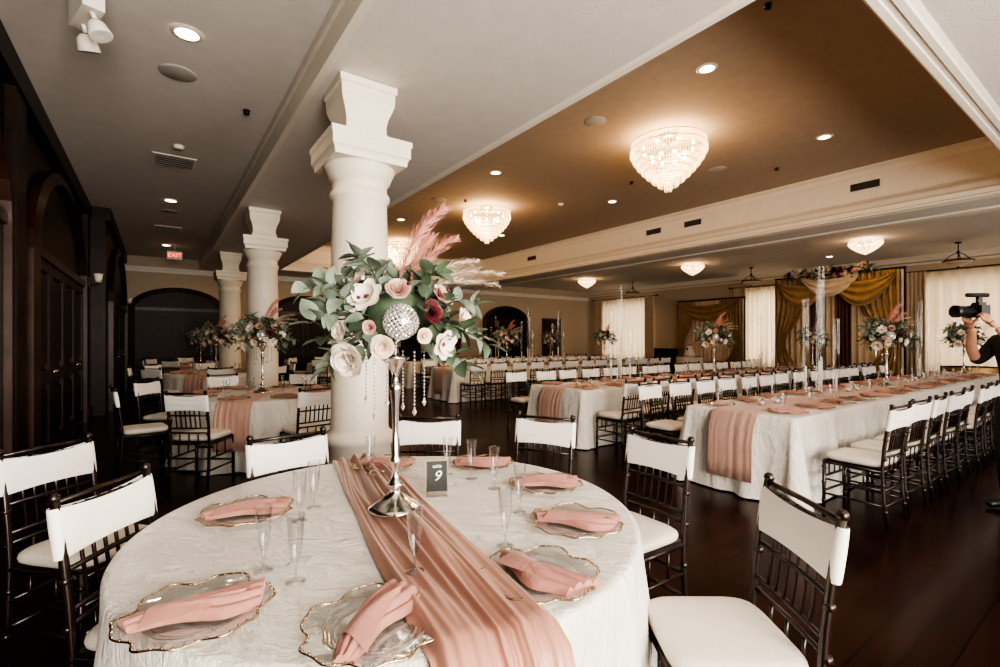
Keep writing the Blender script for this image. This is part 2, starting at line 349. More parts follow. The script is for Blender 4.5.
# ---------------------------------------------------------------- chair
def build_chair():
    b=MB(); k='chair'; W=.19
    for s in(-1,1):
        P=[(s*W,-.035,0),(s*W,-.01,.2),(s*W,0,.44),(s*W,-.012,.6),(s*W,-.035,.78),(s*W,-.06,.925)]
        b.tube(P,.0135,k,8); 
        for i,z in ((0,.12),(0,.32),(0,.52),(0,.67)):
            y=-.01 if z<.4 else -.015-.05*(z-.5); b.lathe([(.013,-.012),(.018,-.006),(.018,.006),(.013,.012)],k,8,(s*W,y if z>.4 else (-.035+.12*z if z<.3 else -.005),z))
        b.sphere((s*W,-.062,.93),.018,k,8,6)
        F=[(s*.195,.40,0),(s*.195,.395,.44)]; b.tube(F,.0145,k,8)
        for z in(.1,.25,.38): b.lathe([(.014,-.012),(.019,-.006),(.019,.006),(.014,.012)],k,8,(s*.195,.398,z))
        for z in(.16,.28): b.tube([(s*W,-.012,z),(s*.195,.398,z)],.009,k,6)
        b.tube([(s*W,0,.42),(s*.195,.395,.42)],.013,k,6)
        for y in(.12,.26): b.tube([(s*.192,y,.28),(s*.192,y,.42)],.007,k,6)
    for z,y in((.18,.398),(.30,.398),(.42,.398),(.16,-.014),(.28,-.008),(.42,0)): b.tube([(-.19,y,z),(.19,y,z)],.010,k,6)
    def by(z): return -.012-(z-.6)*.145 if z>.6 else -.012
    for z in(.53,.575,.70,.88,.915): b.tube([(-W,by(z),z),(0,by(z)-.008,z),(W,by(z),z)],.009,k,6)
    for x in(-.115,-.07,-.023,.023,.07,.115): b.tube([(x,by(.575)-.004,.575),(x,by(.89)-.008,.89)],.0065,k,6)
    for x in(-.09,0,.09): b.tube([(x,-.01,.42),(x,by(.53)-.004,.53)],.0065,k,6)
    for x in(-.1,0,.1): b.tube([(x,.398,.30),(x,.398,.42)],.0065,k,6)
    b.bb((-.19,.005,.425),(.19,.40,.445),k)
    def cu(u,v):
        a=u*2*pi
        prof=[(0.96,.446),(1.03,.456),(1.05,.47),(1.03,.486),(.96,.497),(.75,.503),(.4,.507),(0,.508)]
        t=v*7; i=min(int(t),6); f=t-i; rr=prof[i][0]*(1-f)+prof[i+1][0]*f; zz=prof[i][1]*(1-f)+prof[i+1][1]*f
        ca,sa=math.cos(a),math.sin(a); e=.38
        x=math.copysign(abs(ca)**e,ca); y=math.copysign(abs(sa)**e,sa)
        return (x*.195*rr,.205+y*.195*rr,zz)
    b.grid(cu,40,14,'cushion')
    # sash: stadium loop round both posts
    loop=[]; Wp=W+.002; r=.020
    for i in range(13): loop.append((-Wp+2*Wp*i/12,1,0.))
    for i in range(1,8): an=pi/2-pi*i/8; loop.append((Wp+r*math.cos(an),math.sin(an),1.))
    for i in range(13): loop.append((Wp-2*Wp*i/12,-1,0.))
    for i in range(1,8): an=-pi/2-pi*i/8; loop.append((-Wp+r*math.cos(an),math.sin(an),1.))
    loop.append(loop[0]); NL=len(loop)-1
    def bd(u,v):
        x,sy,e=loop[round(u*NL)]; mid=max(0,1-(x/Wp)**2)
        z=.742+v*.158+mid*(.010*(1-v)-.014*v); bul=math.sin(v*pi)
        wr=(.0018*math.sin(v*17+x*9)+.0011*math.sin(v*31-x*14))*bul*mid
        return (x,by(z)-.004+sy*(.016+.004*bul**.5+wr),z)
    b.grid(bd,NL,12,'band')
    return b.mesh('dining_chair')
CH=build_chair()
def chair(x,y,fx,fy):
    a=math.atan2(fy,fx)-pi/2
    return place(CH,'dining_chair',(x,y,0),a)
# ---------------------------------------------------------------- cloths
def round_cloth(R,H,seed):
    rnd=random.Random(seed); ph=[rnd.uniform(0,6.28) for _ in range(5)]; b=MB(); n=200; vs=[(0,0,H)]; fs=[]
    loops=[]
    def wob(a,t): return t**.8*(.035*math.sin(15*a+ph[0]+.6*math.sin(2*a))+.018*math.sin(26*a+ph[1]+t)+.014*math.sin(7*a+ph[2]))
    for r in(.15,.35,.55,.75,.9,.975): loops.append([(r*R*math.cos(2*pi*i/n),r*R*math.sin(2*pi*i/n),H) for i in range(n)])
    for r,z in((R-.006,H-.001),(R,H-.006),(R+.004,H-.014)): loops.append([(r*math.cos(2*pi*i/n),r*math.sin(2*pi*i/n),z) for i in range(n)])
    for k in range(1,13):
        t=k/12; L=[]
        for i in range(n):
            a=2*pi*i/n; r=R+.005+t*.05+wob(a,t); z=H-.014-t*(H-.014-.012-.006*math.sin(9*a)); L.append((r*math.cos(a),r*math.sin(a),z))
        loops.append(L)
    for L in loops: vs+=L
    for i in range(n): fs.append((0,1+i,1+(i+1)%n))
    for j in range(len(loops)-1):
        for i in range(n): a=1+j*n+i; c=1+j*n+(i+1)%n; fs.append((a,a+n,c+n,c))
    b.add(vs,fs,'cloth'); 
    b.lathe([(.3,0),(.3,.03),(.04,.05),(.04,H-.03),(R-.05,H-.025),(R-.05,H-.005)],'wood',24)
    return b.mesh('round_table')
def rect_cloth(LX,LY,H,seed):
    rnd=random.Random(seed); b=MB(); c=.05; pts=[]
    hx,hy=LX/2,LY/2
    def line(p,q,nx,ny):
        L=math.dist(p,q); m=max(2,int(L/.05))
        for i in range(m): t=i/m; pts.append((p[0]+(q[0]-p[0])*t,p[1]+(q[1]-p[1])*t,nx,ny))
    def arc(cx,cy,a0):
        for i in range(8): a=a0+pi/2*i/8; pts.append((cx+c*math.cos(a),cy+c*math.sin(a),math.cos(a),math.sin(a)))
    line((hx,-hy+c),(hx,hy-c),1,0); arc(hx-c,hy-c,0); line((hx-c,hy),(-hx+c,hy),0,1); arc(-hx+c,hy-c,pi/2)
    line((-hx,hy-c),(-hx,-hy+c),-1,0); arc(-hx+c,-hy+c,pi); line((-hx+c,-hy),(hx-c,-hy),0,-1); arc(hx-c,-hy+c,1.5*pi)
    n=len(pts); vs=[]; fs=[]; loops=[[(x-nx*.03,y-ny*.03,H) for x,y,nx,ny in pts],[(x-nx*.004,y-ny*.004,H-.001) for x,y,nx,ny in pts],[(x,y,H-.006) for x,y,nx,ny in pts]]
    per=[0]
    for i in range(1,n): per.append(per[-1]+math.dist(pts[i][:2],pts[i-1][:2]))
    P=per[-1]; f1,f2,f3=[round(P/w) for w in(.36,.23,.9)]
    for k in range(1,10):
        t=k/9; L=[]
        for i,(x,y,nx,ny) in enumerate(pts):
            q=2*pi*per[i]/P; corner=1 if abs(nx*ny)>.02 else 0
            o=.004+t*.06+t**.8*(.026*math.sin(f1*q)+.014*math.sin(f2*q+1)+.018*math.sin(f3*q))+corner*t*.06
            L.append((x+nx*o,y+ny*o,H-.006-t*(H-.02)))
        loops.append(L)
    for L in loops: vs+=L
    fs.append(tuple(range(n)))
    for j in range(len(loops)-1):
        for i in range(n): a=j*n+i; cc=j*n+(i+1)%n; fs.append((a,a+n,cc+n,cc))
    b.add(vs,fs,'cloth')
    for sx in(-1,1):
        for sy in(-1,1): b.bb((sx*(hx-.15)-.02,sy*(hy-.12)-.02,0),(sx*(hx-.15)+.02,sy*(hy-.12)+.02,H-.02),'bronze')
    return b.mesh('banquet_table')
def runner(name,p0,p1,H,width,hang,out,k,amp=.008,pl=5,nv=60,seed=0):
    p0=Vector((*p0,0)); p1=Vector((*p1,0)); d=(p1-p0); L=d.length; d.normalize(); n=Vector((-d.y,d.x,0))
    pr=[(-out-.02,H-hang),(-out-.015,H-hang*.75),(-out-.01,H-hang*.4),(-out*.8,H-hang*.2),(-.02,H-.02),(0,H)]
    m=max(10,int(L/.04)); pr+= [(L*i/m,H) for i in range(1,m)]
    pr+=[(L,H)]+[(L-q,z) for q,z in pr[:5][::-1]]
    N=len(pr)-1; b=MB()
    def fold(w,s):
        x=w*pl*1.25+.55*mno.noise(Vector((s*.9,w*1.5,seed+3)))+.30*s*w
        a=mno.noise(Vector((x*1.4,s*.45,seed))); a2=mno.noise(Vector((x*2.6+5,s*.8,seed+9)))
        r=max(0,1-abs(a)*2.2); r=r*r*(3-2*r); r2=max(0,1-abs(a2)*2.6); r2=r2*r2*(3-2*r2)
        return r*.75+.22*r2
    def fn(u,v):
        i=round(u*N); s,z=pr[i]; w=v-.5
        hangf=z<H-.001
        f=max(0,fold(w,s)); 
        ww=width*(1+.10*mno.noise(Vector((s*1.7,seed+1,0))))
        edge=1-abs(2*w)**10
        p=p0+d*s+n*(w*ww+.016*math.sin(s*2.2+w))
        if hangf:
            sg=-1 if i<N/2 else 1
            p+=d*sg*amp*f*1.2; zz=z
        else: zz=z+.002+amp*f*edge
        return (p.x,p.y,zz)
    b.grid(fn,N,nv,k)
    o=b.obj(name); 
    md=o.modifiers.new('Solid','SOLIDIFY'); md.thickness=.0015; md.offset=1
    return o
# ---------------------------------------------------------------- tableware
def build_plate():
    b=MB(); n=96
    def R(a): return .160+.010*math.sin(6*a)+.006*math.sin(12*a+1)
    def fn(u,v):
        a=u*2*pi; prof=[(0,.004),(.5,.004),(.66,.005),(.74,.012),(.88,.015),(1,.019)]
        t=v*5; i=min(int(t),4); f=t-i; r=prof[i][0]*(1-f)+prof[i+1][0]*f; z=prof[i][1]*(1-f)+prof[i+1][1]*f
        rr=r*(.150*(1-r**4)+R(a)*r**4); return (rr*math.cos(a),rr*math.sin(a),z+(.004*math.sin(6*a)*r**6))
    b.grid(fn,n,15,'plate')
    rim=[(R(2*pi*i/n)*math.cos(2*pi*i/n),R(2*pi*i/n)*math.sin(2*pi*i/n),.020+.004*math.sin(6*2*pi*i/n)) for i in range(n+1)]
    b.tube(rim,.0026,'gold',6,False)
    for i in range(0,n,2):
        a=2*pi*i/n; b.sphere((R(a)*math.cos(a)*.985,R(a)*math.sin(a)*.985,.021+.004*math.sin(6*a)),.0038,'gold',6,4)
    for rr,zz,t in((.092,.0065,.0012),(.112,.013,.0008)):
        c=[(rr*math.cos(2*pi*i/48),rr*math.sin(2*pi*i/48),zz) for i in range(49)]; b.tube(c,t,'glass',5,False)
    return b.mesh('charger_plate')
def build_napkin(v0):
    b=MB(); L=.29
    def fn(u,v):
        x=(u-.5)*L; w=.020+.042*min(1,u*1.5)**1.2+.006*math.sin(u*9+v0)
        a=(v-.5)*2
        y=a*w+.014*math.sin(u*4+v0)
        r=abs(math.sin(a*(5.2+1.2*u)+v0*2+u*1.3))**.7
        z=.008+.024*(1-abs(a)**2.4)*(.5+.5*math.sin(u*pi*.9+.3))+.015*r*(1-abs(a)**6)*(.4+.6*u)
        return (x+.03*a*(u-.3),y,z)
    b.grid(fn,30,60,'blush')
    def fb(u,v):
        x,y,z=fn(u,v); return (x,y,.006)
    b.grid(fb,30,4,'blush')
    for v in(0,1):
        def fe(u,t,v=v):
            x,y,z=fn(u,v); return (x,y,.006+(z-.006)*t)
        b.grid(fe,30,1,'blush')
    for uu in(0,1):
        def fe(v,t,uu=uu):
            x,y,z=fn(uu,v); return (x,y,.006+(z-.006)*t)
        b.grid(fe,60,1,'blush')
    def flap(u,v):
        a=(v-.5)*2; x=-.10+.20*u; w=.050*(1-u)**.8+.004; 
        x0,y0,z0=fn(min(1,max(0,x/L+.5)),.5)
        return (x+.02*a,y0-.006+a*w*.8-.012*u,z0+.006+.004*math.sin(a*3)-.016*abs(a)**2.2*(1-u*.4))
    b.grid(flap,16,16,'blush')
    return b.mesh('folded_napkin')
def build_flute():
    b=MB()
    b.lathe([(0.0,.001),(.027,.001),(.027,.003),(.006,.007),(.004,.012),(.004,.05),(.008,.056),(.014,.075),(.019,.11),(.022,.15),(.024,.185)],'glass',20); b.pop()
    c=[(.0242*math.cos(2*pi*i/20),.0242*math.sin(2*pi*i/20),.185) for i in range(21)]; b.tube(c,.0009,'glass',5,False)
    return b.mesh('champagne_flute')
PL=build_plate(); NP=[build_napkin(v) for v in(0.,1.3,2.7)]; FL=build_flute()
def setting(x,y,z,ang,nv=0,flute=True,fo=(.0,.17),rn=0):
    place(PL,'charger_plate',(x,y,z+.001),ang)
    place(NP[nv%3],'folded_napkin',(x,y,z+.006),ang+rn)
    if flute: place(FL,'champagne_flute',(x+fo[0],y+fo[1],z+.002),0)
# ---------------------------------------------------------------- bouquet
def rot_to(d): return Vector((0,0,1)).rotation_difference(Vector(d).normalized()).to_matrix().to_4x4()
def rose(b,c,d,R,k,rnd,open_=1.):
    T0=b.T; b.T=T0@Matrix.Translation(c)@rot_to(d)
    lay=[(3,.18,.35,.10),(4,.34,.5,.25),(5,.55,.62,.5),(6,.78,.72,.85),(7,.95,.8,1.15)]
    for n,rr,wd,op in lay:
        off=rnd.uniform(0,6)
        for i in range(n):
            a=off+2*pi*i/n+rnd.uniform(-.12,.12); ca,sa=math.cos(a),math.sin(a); L=R*(.75+.25*rr)*rnd.uniform(.9,1.1); o=op*open_*rnd.uniform(.9,1.1)
            def fn(u,v,ca=ca,sa=sa,L=L,o=o,rr=rr,wd=wd):
                s=(u-.5)*2; w=R*wd*math.sin(pi*(.12+.68*v))
                r=R*.05+R*rr*.35*v+L*math.sin(o)*v*.75+R*.10*max(0,v-.75)*4*.3
                r-=.30*w*s*s*.9
                z=-R*.4+L*math.cos(o*.8)*v*.95 - .06*R*(max(0,v-.8)*5)*rr - .10*R*s*s*v
                x=r; y=s*w
                return (x*ca-y*sa,x*sa+y*ca,z)
            b.grid(fn,4,4,k)
    b.sphere((0,0,-R*.1),R*.2,k,8,6)
    b.T=T0
def bloom(b,c,d,R,k,rnd):
    T0=b.T; b.T=T0@Matrix.Translation(c)@rot_to(d)
    for lay,(n,e) in enumerate(((6,.35),(5,.75))):
        for i in range(n):
            a=2*pi*(i+.5*lay)/n+rnd.uniform(-.1,.1); ca,sa=math.cos(a),math.sin(a); L=R*(1.15-.25*lay)
            def fn(u,v,ca=ca,sa=sa):
                s=(u-.5)*2; w=R*.46*math.sin(pi*(.06+.84*v))**.8; r=L*v*math.cos(e); z=L*v*v*math.sin(e)*.8+.25*w*s*s; y=s*w
                return (r*ca-y*sa,r*sa+y*ca,z)
            b.grid(fn,4,5,k)
    b.sphere((0,0,R*.08),R*.16,'rose_b',8,6)
    for i in range(14):
        a=2*pi*i/14; b.sphere((R*.24*math.cos(a),R*.24*math.sin(a),R*.18),R*.035,'rose_c',5,4)
    b.T=T0
def leaf(b,c,d,up,L,W,k):
    d=Vector(d).normalized(); up=Vector(up); s=d.cross(up)
    if s.length<.01: s=d.orthogonal()
    s.normalize(); n=s.cross(d); c=Vector(c)
    def fn(u,v):
        a=(v-.5)*2; w=W*math.sin(pi*(u**.8))**.8 if 0<u<1 else 0
        return c+d*(u*L)+s*(a*w)+n*(abs(a)*w*.35-.35*L*u*u*.6)
    b.grid(fn,5,2,k)
def feather(b,p0,p1,bend,Wd,k,rnd,n=260,droop=0):
    p0=Vector(p0); p1=Vector(p1); mid=(p0+p1)/2+Vector(bend)
    def P(t): return p0*(1-t)**2+mid*2*t*(1-t)+p1*t*t
    b.tube([P(i/10) for i in range(11)],[.0022*(1-i/13) for i in range(11)],k,5)
    for i in range(n):
        t=.18+.82*(i/n); p=P(t); tg=(P(min(1,t+.01))-P(t-.01)).normalized()
        r=Vector((rnd.gauss(0,1),rnd.gauss(0,1),rnd.gauss(0,1))); sd=(r-tg*r.dot(tg)).normalized()
        L=Wd*math.sin(pi*min(1,(t-.12)*.98)**.8)**.7*rnd.uniform(.6,1.1)+.006
        q=p+tg*L*.75+sd*L*.6; e=q+tg*L*.45+sd*L*.15+Vector((0,0,-droop*L))
        w=tg.cross(sd)*.0009+sd*.0003
        b.add([p-w,p+w,q+w,q-w,e],[(0,1,2,3),(3,2,4)],k)
def build_bouquet(seed=3):
    rnd=random.Random(seed); b=MB()
    b.lathe([(.10,0),(.102,.004),(.100,.010),(.085,.016),(.080,.022),(.060,.030),(.045,.045),(.025,.058),(.018,.075),(.030,.088),(.032,.096),(.018,.108),(.013,.13),(.012,.16),(.020,.175),(.022,.185),(.013,.2),(.011,.30),(.015,.40),(.022,.455),(.024,.47),(.014,.485),(.012,.50),(.020,.53),(.038,.56),(.055,.575),(.055,.582),(.02,.585),(.014,.6),(.014,.66)],'silver',32)
    C=Vector((0.02,-.05,.715)); b.sphere(C,.062,'silver',24,16)
    N=230
    for i in range(N):
        z=1-2*(i+.5)/N; r=math.sqrt(1-z*z); a=i*2.39996; d=Vector((r*math.cos(a),r*math.sin(a),z))
        T0=b.T; b.T=T0@Matrix.Translation(C+d*.063)@rot_to(d); b.lathe([(.0068,0),(.0068,.002),(.0038,.0055)],'bling',6,smooth=False); b.T=T0
    b.tube([(0,0,.65),(0.02,-.04,.66)],.016,'silver')
    b.tube([(.01,0,.62),(0,.05,.85)],.012,'stem')
    def clear(p): return abs(p.x-.02)<.078 and p.y<0.0 and .62<p.z<.80
    b.sphere((0,.05,.76),.12,'leaf',12,8)
    FL_=[(-.165,.575,.12,.066,'rose_w'),(-.045,.622,.15,.040,'rose_c'),(-.10,.80,.10,'B',.062,'rose_w'),(.01,.83,.13,.044,'rose_m'),(-.20,.68,.07,.036,'rose_w'),
         (.135,.75,.11,.043,'rose_b'),(.17,.63,.12,'B',.052,'rose_w'),(.25,.72,.05,'B',.050,'rose_w'),(.10,.86,.03,.045,'rose_m'),(-.14,.88,.02,.036,'rose_w'),
         (.17,.82,.06,.040,'rose_m'),(.24,.62,.0,.038,'rose_b'),(.05,.90,-.05,.042,'rose_w'),(-.23,.78,.0,.036,'rose_m'),(-.09,.69,.14,.026,'rose_m'),(.10,.66,.15,.028,'rose_c')]
    cen=Vector((0,.04,.72))
    for it in FL_:
        if it[3]=='B':
            r,h,f,_,R,k=it; p=Vector((r,-f,h)); bloom(b,p,(p-cen).normalized()+Vector((0,-.3,.15)),R,k,rnd)
        else:
            r,h,f,R,k=it; p=Vector((r,-f,h)); rose(b,p,(p-cen).normalized()+Vector((0,-.25 if f>0 else 0,.15)),R,k,rnd,rnd.uniform(.85,1.1))
    for i in range(10):
        a=rnd.uniform(.1,pi-.1); e=rnd.uniform(-.4,1.1)
        p=Vector((.22*math.cos(a)*math.cos(e),.05+.22*math.sin(a)*math.cos(e),.74+.18*math.sin(e))); rose(b,p,(p-cen),rnd.uniform(.045,.06),rnd.choice(['rose_w','rose_m','rose_b','rose_c','rose_w']),rnd)
    dirs=[(-1,-.2,.45),(-.9,.1,.85),(-1,.2,-.15),(-.75,-.4,-.45),(-.5,0,1),(1,-.2,.3),(1,.2,-.1),(.85,-.4,-.5),(.9,.3,.6),(.4,.8,.5),(-.4,.9,.4),(0,1,.1),(.6,.8,-.3),(-.6,.8,-.3),(-.35,-.5,.7),(.45,-.5,.6),(-1,-.5,.05),(-1,-.3,.65),(-.8,-.5,.3),(.8,-.5,-.15)]
    for n,dv in enumerate(dirs):
        d=Vector(dv).normalized(); L=rnd.uniform(.23,.35)*(1 if abs(dv[0])>.4 else .8); side=rnd.choice(['leaf','leafg','leafg'])
        if n in(0,1,5,17): side='leafg'
        p0=cen+d*.05; mid=p0+d*L*.6+Vector((0,0,.05)); p1=p0+d*L+Vector((0,0,-.03))
        def P(t): return p0*(1-t)**2+mid*2*t*(1-t)+p1*t*t
        b.tube([P(i/8) for i in range(9)],.002,'stem',5)
        for i in range(12):
            t=.25+.75*i/12; p=P(t); r=Vector((rnd.gauss(0,1),rnd.gauss(0,1),rnd.gauss(0,1))); sd=(r-d*r.dot(d)).normalized()
            ld=(d*.6+sd).normalized(); q=p+ld*.03
            if clear(p) or clear(q) or clear(p+ld*.08): continue
            leaf(b,p,ld,(rnd.gauss(0,.4),rnd.gauss(0,.4),1),rnd.uniform(.06,.10),rnd.uniform(.02,.032),side)
        leaf(b,p1,d,(0,0,1),.08,.022,side)
    for i in range(90):
        z=rnd.uniform(-.8,1); a=rnd.uniform(0,2*pi); r=math.sqrt(1-z*z); d=Vector((r*math.cos(a),r*math.sin(a),z))
        p=cen+Vector((d.x*.19,d.y*.15,d.z*.15+.01))
        if clear(p) or clear(p+d*.07): continue
        leaf(b,p,d+Vector((rnd.gauss(0,.4),rnd.gauss(0,.4),rnd.gauss(0,.4))),(rnd.gauss(0,.5),rnd.gauss(0,.5),1),rnd.uniform(.06,.10),rnd.uniform(.018,.028),rnd.choice(['leaf','leafg','leafg']))
    for i in range(30):
        a=rnd.uniform(0,2*pi); c=cen+Vector((.22*math.cos(a),.18*math.sin(a),rnd.uniform(-.1,.2)))
        if not clear(c): b.sphere(c,.008,rnd.choice(['rose_b','rose_c']),6,4)
    feather(b,(.0,.0,.80),(.19,.03,1.17),(-.06,0,.06),.05,'fpink',rnd,420)
    feather(b,(.0,.02,.80),(.14,.06,1.06),(.0,0,.04),.048,'fpink',rnd,300)
    feather(b,(.02,.0,.80),(.23,-.02,1.04),(-.02,0,.07),.038,'fpink',rnd,260)
    feather(b,(.0,.05,.80),(.42,.0,.91),(-.02,0,.10),.030,'fbeige',rnd,260)
    feather(b,(.0,.05,.80),(.34,.12,.98),(-.02,0,.08),.030,'fbeige',rnd,240)
    feather(b,(.0,.05,.80),(.39,-.06,.86),(-.02,0,.08),.028,'fbeige',rnd,220)
    feather(b,(.0,.05,.80),(-.20,.16,.98),(.0,0,.06),.035,'fbeige',rnd,220)
    for r,f,l in((-.075,.05,.26),(.07,.06,.24),(-.03,.10,.2),(.11,.0,.22),(-.11,-.04,.2),(.03,-.09,.25)):
        z=.60
        n=int(l/.014)
        for i in range(n): b.gem((r,-f,z-i*.014),.0045 if i<n-1 else .009,.0065 if i<n-1 else .016,'bling')
    return b.mesh('flower_centerpiece')
BQ=build_bouquet()
VA=math.atan2(-.39,.92)
def bouquet(x,y,z,rz=VA): return place(BQ,'flower_centerpiece',(x,y,z),rz)
def build_tubes():
    b=MB()
    for (x,y,h,r) in((0,0,1.52,.036),(.13,.10,1.32,.036),(-.13,.10,1.14,.036),(.06,-.13,.9,.036)):
        b.lathe([(r+.015,0),(r+.015,.008),(.012,.014),(.012,.03),(r*.8,.04),(r,.07),(r,h)],'tglass',20,(x,y,0)); b.pop()
        c=[(x+r*math.cos(2*pi*i/20),y+r*math.sin(2*pi*i/20),h) for i in range(21)]; b.tube(c,.0016,'glass',5,False)
        b.lathe([(.011,.05),(.011,h*.3),(.003,h*.3+.006),(.001,h*.3+.02)],'candle',10,(x,y,0))
    return b.mesh('glass_candle_holders')
TB=build_tubes()
b=MB(); b.lathe([(.0,.0),(.032,.0),(.034,.004),(.038,.07)],'glass',16); b.pop(); b.lathe([(.028,.005),(.028,.035),(.002,.036),(.001,.045)],'candle',12)
VT=b.mesh('votive_candle')
# ---------------------------------------------------------------- hero table
H=.76; TC=(.775,1.755); RT=.90
RC=round_cloth(RT,H,1)
place(RC,'round_table',(TC[0],TC[1],0),.4)
dx,dy=.165,.986
off=-.012
a0=(TC[0]-dx*(RT)+off,TC[1]-dy*(RT)); a1=(TC[0]+dx*(RT)+off,TC[1]+dy*(RT))
runner('table_runner',a0,a1,H+.001,.30,.55,.075,'satin',.034,3.0,150,2)
bouquet(.745,1.735,H+.024)
for i,(x,y) in enumerate([(.28,2.05),(.97,2.42),(1.40,2.13),(1.44,1.66),(1.23,1.25),(.87,1.03),(.41,1.07),(.08,1.37)]):
    vx,vy=TC[0]-x,TC[1]-y; l=math.hypot(vx,vy); vx/=l; vy/=l
    place(PL,'charger_plate',(x,y,H+.002),i*.7)
    ang=[-.1,-.7,-.55,-.5,-.75,-1.35,.75,.05][i]
    place(NP[i%3],'folded_napkin',(x,y,H+.008),ang)
    fx,fy=x+vx*.22+vy*.08,y+vy*.22-vx*.08
    onr=abs((fx-TC[0])*dy-(fy-TC[1])*dx)<.19
    place(FL,'champagne_flute',(fx,fy,H+(.024 if onr else .002)),0)
    if i in(0,2,7): place(FL,'champagne_flute',(x+vx*.23-vy*.06,y+vy*.23+vx*.06,H+.002),0)
b=MB(); b.box((0,0,.085),(.088,.004,.13),'card'); b.box((0,.0,.085),(.094,.003,.136),'gold'); b.box((0,-.0,.008),(.09,.035,.012),'glass')
sg=b.obj('table_number_sign',(.975,1.83,H+.002),-.45)
def text(body,size,mat_,parent,loc,rot,name,sh=0):
    c=bpy.data.curves.new(name,'FONT'); c.body=body; c.size=size; c.align_x='CENTER'; c.align_y='CENTER'; c.extrude=.0006; c.shear=sh; c.materials.append(M[mat_])
    o=bpy.data.objects.new(name,c); COL.objects.link(o); o.parent=parent; o.location=loc; o.rotation_euler=rot; return o
text('9',.062,'ink',sg,(0,-.0032,.085),(pi/2,0,0),'numeral',.3); text('table',.02,'ink',sg,(0,-.0032,.128),(pi/2,0,0),'word',.3)
for x,y,fx,fy in [(-.15,2.20,.8,-.6),(-.43,3.15,.68,-.73),(.57,2.74,.15,-1),(1.46,2.85,-.58,-.81),(2.09,2.41,-.88,-.45),(2.18,1.59,-1,0.03),(1.70,.70,-.81,.59)]: chair(x+.06*fx,y+.06*fy,fx,fy)

# ---------------------------------------------------------------- other round tables
def ring(cx,cy,n,a0,r=1.40,skip=()):
    for i in range(n):
        if i in skip: continue
        a=a0+2*pi*i/n+random.uniform(-.06,.06); rr=r+random.uniform(-.03,.06); chair(cx+rr*math.cos(a),cy+rr*math.sin(a),-math.cos(a),-math.sin(a))
RC2=round_cloth(.9,H,5)
for j,(cx,cy,n,a0) in enumerate([(1.08,6.65,8,.2),(1.0,11.6,8,.0),(1.0,15.9,8,.2),(4.4,14.3,8,.1)]):
    place(RC2,'round_table',(cx,cy,0),j*1.1)
    runner('table_runner',(cx-.4,cy-.806),(cx+.4,cy+.806),H+.001,.34,.5,.085,'lblush',.012,3,40,j+4)
    bouquet(cx,cy,H+.014,VA-.15)
    ring(cx,cy,n,a0,1.40 if j!=2 else 1.3)
    for i in range(8):
        a=a0+2*pi*i/8; x,y=cx+.68*math.cos(a),cy+.68*math.sin(a)
        setting(x,y,H+.001,a+.4,i,True,(-.2*math.cos(a)+.05,-.2*math.sin(a)),.3)
# ---------------------------------------------------------------- banquet tables
def banquet(x0,x1,y0,y1,seed,items,near=True,far=True,detail=True):
    LX,LY=x1-x0,y1-y0; cx,cy=(x0+x1)/2,(y0+y1)/2
    place(rect_cloth(LX,LY,H,seed),'banquet_table',(cx,cy,0))
    runner('table_runner',(x0,cy),(x1,cy),H+.001,.42,.60,.095,'lblush',.010,3,40,seed+20)
    n=int((LX-.3)/.56)
    for i in range(n):
        x=x0+.29+i*.56+random.uniform(-.02,.02)
        if near:
            chair(x,y0-.57+random.uniform(-.03,.03),random.uniform(-.06,.06),1)
            if detail: setting(x,y0+.19,H+.001,random.uniform(0,6),i,True,(.15,.10),0)
        if far:
            chair(x,y1+.60+random.uniform(-.04,.04),random.uniform(-.06,.06),-1)
            if detail: setting(x,y1-.19,H+.001,random.uniform(0,6),i+1,True,(-.15,-.10),0)
    for kind,x in items:
        if kind=='t': place(TB,'glass_candle_holders',(x,cy,H+.012),random.uniform(-.3,.3))
        elif kind=='f': bouquet(x,cy,H+.012,VA-.5)
        else: place(VT,'votive_candle',(x,cy+random.uniform(-.05,.05),H+.012))
V=[('v',x) for x in(5.0,5.3,7.2,7.5,9.5,9.8,11.8,12.1,12.4)]
banquet(4.4,13.6,1.85,2.9,1,[('t',6.3),('f',8.5),('t',10.5),('f',12.9)]+V)
banquet(4.55,13.6,4.5,5.6,2,[('t',5.95),('f',8.6),('t',10.6),('f',12.9)]+V)
banquet(5.5,13.3,9.5,10.6,3,[('f',7.4),('t',9.2),('f',11.1),('t',8.1)]+V[4:])
banquet(6.0,13.3,13.0,14.1,4,[('f',7.5),('t',9.5),('f',12.0)],far=False,detail=False)

# ---------------------------------------------------------------- chandeliers
def build_chandelier():
    b=MB(); b.lathe([(.16,0),(.16,-.02),(.12,-.05),(.02,-.06)],'gold',24); b.tube([(0,0,-.05),(0,0,-.2)],.012,'gold')
    T=9
    for t in range(T):
        f=t/(T-1); R=.56*(1-f**1.5)+.05; z=-.10-.66*f**.9
        if t==0: R=.57
        ringp=[(R*math.cos(2*pi*i/36),R*math.sin(2*pi*i/36),z) for i in range(37)]
        b.tube(ringp,.007,'gold',5,False)
        n=max(6,int(2*pi*R/.042)); L=.115 if t>0 else .15
        for i in range(n):
            a=2*pi*i/n+(.5*(t%2))*2*pi/n; c=Vector((R*math.cos(a),R*math.sin(a),z-L/2))
            b.lathe([(.001,-L/2),(.013,-L*.3),(.013,L*.38),(.004,L/2)],'crystal',4,c,smooth=False)
    for i in range(8):
        a=2*pi*i/8; b.tube([(0,0,-.12),(.56*math.cos(a),.56*math.sin(a),-.10)],.005,'gold',5)
        for r,z in((.40,-.2),(.26,-.34)): b.sphere((r*math.cos(a+.2),r*math.sin(a+.2),z),.03,'bulb',8,6)
    b.sphere((0,0,-.82),.03,'crystal',8,6)
    return b.mesh('crystal_chandelier')
CHD=build_chandelier()
